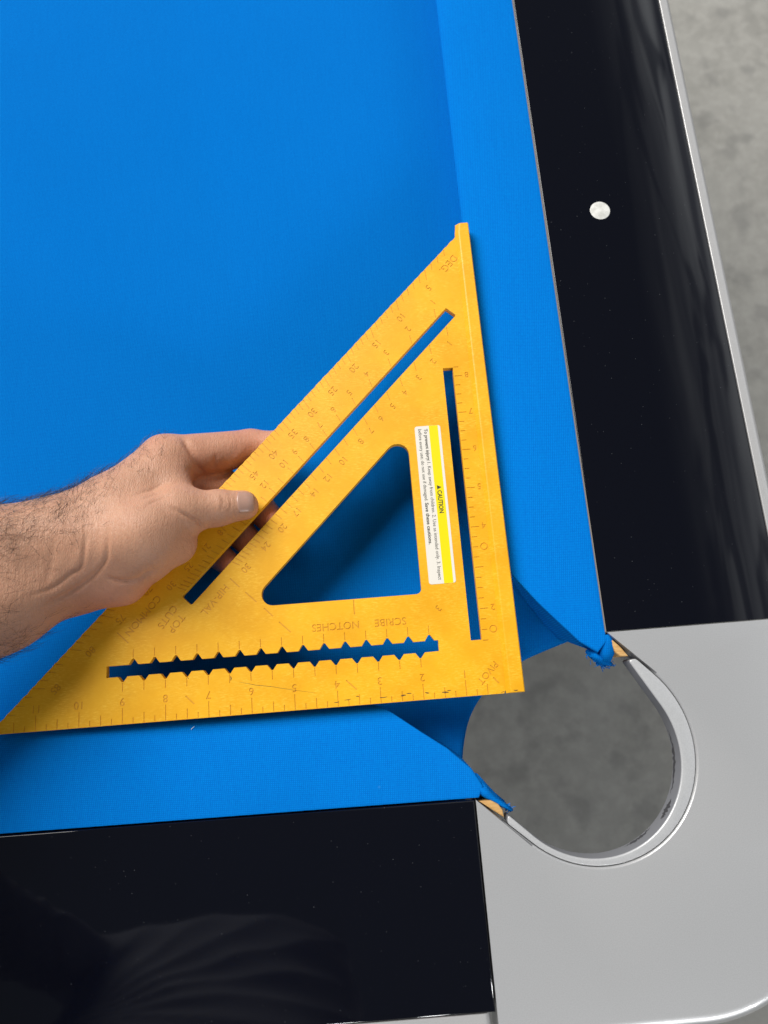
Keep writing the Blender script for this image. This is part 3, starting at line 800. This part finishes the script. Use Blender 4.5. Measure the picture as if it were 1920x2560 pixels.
# skin folds: grooves traced over the surface, seen from the side they are on
FOLDS = [([(-234.8, 113.5), (-232.7, 104.4), (-233.9, 95.3), (-236.6, 87.8), (-243.4, 83.2), (-251.4, 76.9), (-262.4, 71.3)], .8, .85),
         ([(-220.4, 111.5), (-220.8, 100.6), (-222.9, 91.7), (-230.2, 84.4), (-239.2, 78.1), (-249.4, 71.8), (-256.9, 66.9)], .95, .9),
         ([(-248.7, 108.1), (-249.7, 93.8), (-253.9, 77.9)], .35, 1.3),
         ([(-188.9, 120.4), (-182.0, 115.9), (-178.0, 113.4), (-175.5, 112.0), (-173.0, 109)], 1.6, .9),
         ([(-196, 86), (-203, 83.5), (-211, 80.5), (-219, 80), (-226, 82)], 1.2, 1.0), ([(-210, 128), (-202, 132), (-195, 137)], .4, 1.0), ([(-206, 124), (-198, 128), (-191, 133)], .4, .9), ([(-202, 119), (-195, 124), (-187, 128)], .35, .9),
         ([(-162.3, 129.0), (-161.0, 123.9), (-162.0, 118.4)], .55, .8), ([(-160.1, 128.1), (-159.0, 123.0), (-159.8, 118.7)], .55, .8), ([(-158.2, 127.2), (-156.8, 122.5), (-158.4, 117.3)], .45, .7),
         ([(-188.7, 171.7), (-183.5, 162.6), (-179.9, 154.5), (-179.2, 148.4)], 1.5, 1.8), ([(-168.1, 160.9), (-171.5, 152.7)], .7, 1.0)]
def smooth_line(pl, n=8):
    q = [np.array(p, float) for p in pl]; q = [2 * q[0] - q[1]] + q + [2 * q[-1] - q[-2]]; out = []
    for i in range(1, len(q) - 2):
        for k in range(n):
            f = k / n; a, b, c, d = q[i - 1:i + 3]
            out.append(.5 * (2 * b + (c - a) * f + (2 * a - 5 * b + 4 * c - d) * f * f + (3 * b - a - 3 * c + d) * f ** 3))
    return np.array(out + [q[-2]])
def fold_dist(p, line):
    """distance to a traced line and the position (0..1) along it"""
    best = np.full(len(p), 1e9); par = np.zeros(len(p))
    for i, (a, b) in enumerate(zip(line[:-1], line[1:])):
        ba = b - a; tt = np.clip(((p - a) @ ba) / (ba @ ba), 0, 1); d = np.linalg.norm(p - a - tt[:, None] * ba, axis=1)
        m = d < best; best[m] = d[m]; par[m] = (i + tt[m]) / (len(line) - 1)
    return best, par
disp = np.zeros(len(V3))
for pl, dep, wid in FOLDS:
    line = smooth_line(pl)
    sel = np.where(((V3[:, :2] > line.min(0) - 9) & (V3[:, :2] < line.max(0) + 9)).all(1) & (NV[:, 2] > 0))[0]
    dd, par = fold_dist(V3[sel, :2], line)
    env = np.clip(NV[sel, 2] * 2.5, 0, 1) * np.clip(par * 4, 0, 1) * np.clip((1 - par) * 6, 0, 1)
    disp[sel] += env * dep * (-np.exp(-(dd / wid) ** 2) + .22 * np.exp(-((dd - 2.8 * wid) / (2.2 * wid)) ** 2))
# tendons and slow unevenness
ph = V3 * .11
disp += .22 * np.sin(ph[:, 0] * 1.3 + 1.2 * np.sin(ph[:, 1] * .9)) * np.cos(ph[:, 1] * 1.7 + ph[:, 2])
onplate = (V3[:, 1] - V3[:, 0] < HYP + 3) & (V3[:, 2] < 2.0)
disp[onplate] = np.minimum(disp[onplate], 0)
V3 = V3 + NV * disp[:, None]
NV = vnormals(V3, Q)
me = bpy.data.meshes.new('person'); me.from_pydata((V3 * MM).tolist(), [], Q.tolist()); me.update()
rud = np.zeros(len(V3))
def blob(c, r, w):
    global rud
    rud = np.maximum(rud, w * np.exp(-(np.linalg.norm(V3 - np.array(c), axis=1) / r) ** 2))
for c_, r_, w_ in (((-150, 170, -14), 26, .55), ((-116, 164, -12), 16, .8), ((-136, 116, -12), 20, .95), ((-150, 102, -12), 18, .9), ((-165, 92, -12), 18, .9), ((-236, 72, 2), 27, 1.0), ((-212, 82, 2), 18, .95),
                   ((-176, 156, -4), 20, .5), ((-186, 106, 10), 14, .45), ((-165, 114, 8), 12, .35), ((-204, 165, 14), 14, .25), ((-180, 140, -16), 24, .5)): blob(c_, r_, w_)
at_ = me.attributes.new('ruddy', 'FLOAT', 'POINT'); at_.data.foreach_set('value', rud.astype(np.float32))
person = link('person', me, 'skin', None, smooth=True)
person.location = (0, 0, ZT)
person['label'] = "bare hairy forearm and hand gripping the yellow square's edge, thumb on top"
person['category'] = 'person'

# thumbnail: curved plate laid on the thumb's surface
def project(pts, off):
    p = pts.astype(np.float32).copy()
    for _ in range(6):
        e = .2; d0 = sdf(p)
        gr = np.stack([(sdf(p + np.eye(3, dtype=np.float32)[k] * e) - d0) / e for k in range(3)], 1)
        gr /= np.maximum(np.linalg.norm(gr, axis=1, keepdims=True), 1e-6)
        p = p - gr * (d0 - off)[:, None]
    return p
nu, nv = 13, 15
grid = []
cx, cy = -147.6, 124.4; axd = np.array([.995, .02]); sd = np.array([-.02, .995])
for i in range(nu):
    u = -1 + 2 * i / (nu - 1)
    for j in range(nv):
        v = -1 + 2 * j / (nv - 1)
        # squared-circle map, rounder at the free end
        uu = u * math.sqrt(1 - (.42 if u > 0 else .12) * v * v); vv = v * math.sqrt(1 - .22 * u * u)
        q = np.array([cx, cy]) + axd * uu * 5.9 + sd * vv * 6.9
        grid.append((q[0], q[1], 20.5 - 3.2 * (u + 1) / 2 - 3.0 * v * v))
top = project(np.array(grid), .38); bot = project(np.array(grid), -.35)
allv = np.concatenate([top, bot]); nn_ = nu * nv; fcs = []
for i in range(nu - 1):
    for j in range(nv - 1):
        a = i * nv + j; fcs.append((a, a + nv, a + nv + 1, a + 1))
rim = [i * nv for i in range(nu)] + [(nu - 1) * nv + j for j in range(1, nv)] + [i * nv + nv - 1 for i in range(nu - 2, -1, -1)] + [j for j in range(nv - 2, 0, -1)]
for a, b in zip(rim, rim[1:] + rim[:1]): fcs.append((a, b, b + nn_, a + nn_))
me = mesh('thumbnail', allv.tolist(), fcs); fix_normals(me)
link('thumbnail', me, 'nail', person, smooth=True)

# arm hair
rng = np.random.default_rng(3)
vis = np.where((V3[:, 0] < -196) & (V3[:, 0] > -345))[0]
X, Y, Z = V3[vis, 0], V3[vis, 1], V3[vis, 2]
dens = np.clip((-X - 222) / 28, 0, 1)                                          # thick on the forearm
side = np.clip((Y - (96 + (X + 260) * .42)) / 14 + .5, 0, 1)                       # dorsal half
hand = np.clip((Y - (118 + (X + 235) * .75)) / 10, 0, 1) * .35                    # sparse on the back of the hand
wgt = (dens * (.16 + .84 * side) + hand * (X > -240)) * (NV[vis, 2] > -.45)
low_ = (X < -268) & (NV[vis, 1] < -.2); wgt = np.where(low_, np.maximum(wgt, .55), wgt)
wgt = np.where((X > -262) & (Y < 100), wgt * .25, wgt)
wgt /= wgt.sum()
pick = rng.choice(vis, 3900, p=wgt)
hv = []; hf = []
for r in pick:
    p = V3[r] + rng.normal(0, .5, 3); n = NV[r]
    d = np.array([.55, .30, 0]) + rng.normal(0, .45, 3)
    if p[0] > -250 and p[1] > 110: d = np.array([.25, .75, .1]) + rng.normal(0, .35, 3)
    d = d - n * (d @ n); d /= np.linalg.norm(d)
    L = rng.uniform(6, 16) * (1.0 if p[0] < -235 else .65)
    lift = rng.uniform(.25, 1.15); cur = np.cross(n, d) * rng.normal(0, .45)
    rad = rng.uniform(.045, .09); base = len(hv)
    for k in range(5):
        f = k / 4; c_ = p + d * L * f + n * (lift * L * (f - .75 * f * f)) * .8 + cur * L * f * f + n * .05
        rr = rad * (1 - .8 * f); u_ = np.cross(d, n)
        for q in range(3):
            an = q * 2.094; hv.append(tuple(c_ + (u_ * math.cos(an) + n * math.sin(an)) * rr))
    for k in range(4):
        for q in range(3):
            hf.append((base + k * 3 + q, base + k * 3 + (q + 1) % 3, base + k * 3 + 3 + (q + 1) % 3, base + k * 3 + 3 + q))
me = mesh('arm_hair', hv, hf)
link('arm_hair', me, 'hair', person, kind='stuff')

# shirt of the person leaning over the table (mirrored in the near rail)
SHIRT = [(P(-300, -560, -380), 140, P(-290, -480, 260), 150, 60), (P(-210, -560, -380), 140, P(-200, -480, 260), 145, 60), (P(-290, -480, 260), 150, P(-270, -400, 560), 140, 60), (P(-200, -480, 260), 145, P(-180, -400, 560), 140, 60),
         (P(-390, -340, 560), 66, P(-240, -400, 580), 90, 60), (P(-400, -330, 540), 66, P(-470, -8, 118), 52, 30), (P(-470, -8, 118), 52, P(-392, 36, 84), 47, 20)]
def shirt_sdf(p):
    d = np.full(len(p), 1e3, np.float32)
    for a, ra, b, rb, kk in SHIRT:
        ba = b - a; pa = p - a; tt = np.clip(pa @ ba / (ba @ ba), 0, 1); q = pa - tt[:, None] * ba
        e = np.sqrt(np.einsum('ij,ij->i', q, q)) - (ra + (rb - ra) * tt); hh = np.maximum(kk - np.abs(d - e), 0) / kk
        d = np.minimum(d, e) - hh * hh * kk * .25
    x, y, z = p[:, 0] * .01, p[:, 1] * .01, p[:, 2] * .01
    u = .8 * x + .6 * z; v = -.6 * x + .8 * z
    ang = np.arctan2(z - 3.0, x + 3.6) ; rad_ = np.sqrt((z - 3.0) ** 2 + (x + 3.6) ** 2)
    return d + 6.0 * np.abs(np.sin(11.0 * ang + 1.2 * np.sin(.7 * rad_) + .5 * y)) + 3.4 * np.sin(6.1 * u + 1.9 * np.sin(.9 * v + y)) * np.cos(.8 * v)
SV, SQ = sdf_mesh(shirt_sdf, (-600, -760, -560), (60, 110, 760), 6.0)
SN = vnormals(SV, SQ)
me = bpy.data.meshes.new('shirt'); me.from_pydata((SV * MM).tolist(), [], SQ.tolist()); me.update()
link('shirt', me, 'shirt', person, smooth=True)

# ------------------------------------------------------------------ lint on the cloth
def lint(x, y, z, ang, L, label):
    verts = []; faces = []
    for k in range(6):
        f = k / 5; px = L * (f - .5); py = L * .35 * math.sin(f * 3.1 + ang)
        for q in range(4):
            an = q * math.pi / 2; r = .22 * (1.2 - abs(f - .5))
            verts.append((px, py + r * math.cos(an), .25 + r * math.sin(an)))
    for k in range(5):
        for q in range(4): faces.append((k * 4 + q, k * 4 + (q + 1) % 4, k * 4 + 4 + (q + 1) % 4, k * 4 + 4 + q))
    me = mesh('lint', verts, faces)
    o = link('lint', me, 'lint', None, label=label, category='lint')
    o.location = (x * MM, y * MM, ZT + z * MM); o.rotation_euler = (0, 0, ang)
lint(-189, -5.4, -6.1, 1.4, 2.0, 'white lint fibre on the cushion beside the ruler edge of the square')
lint(-102, 64.5, BED, 1.2, 1.3, 'tiny white lint speck on cloth inside the triangular opening')
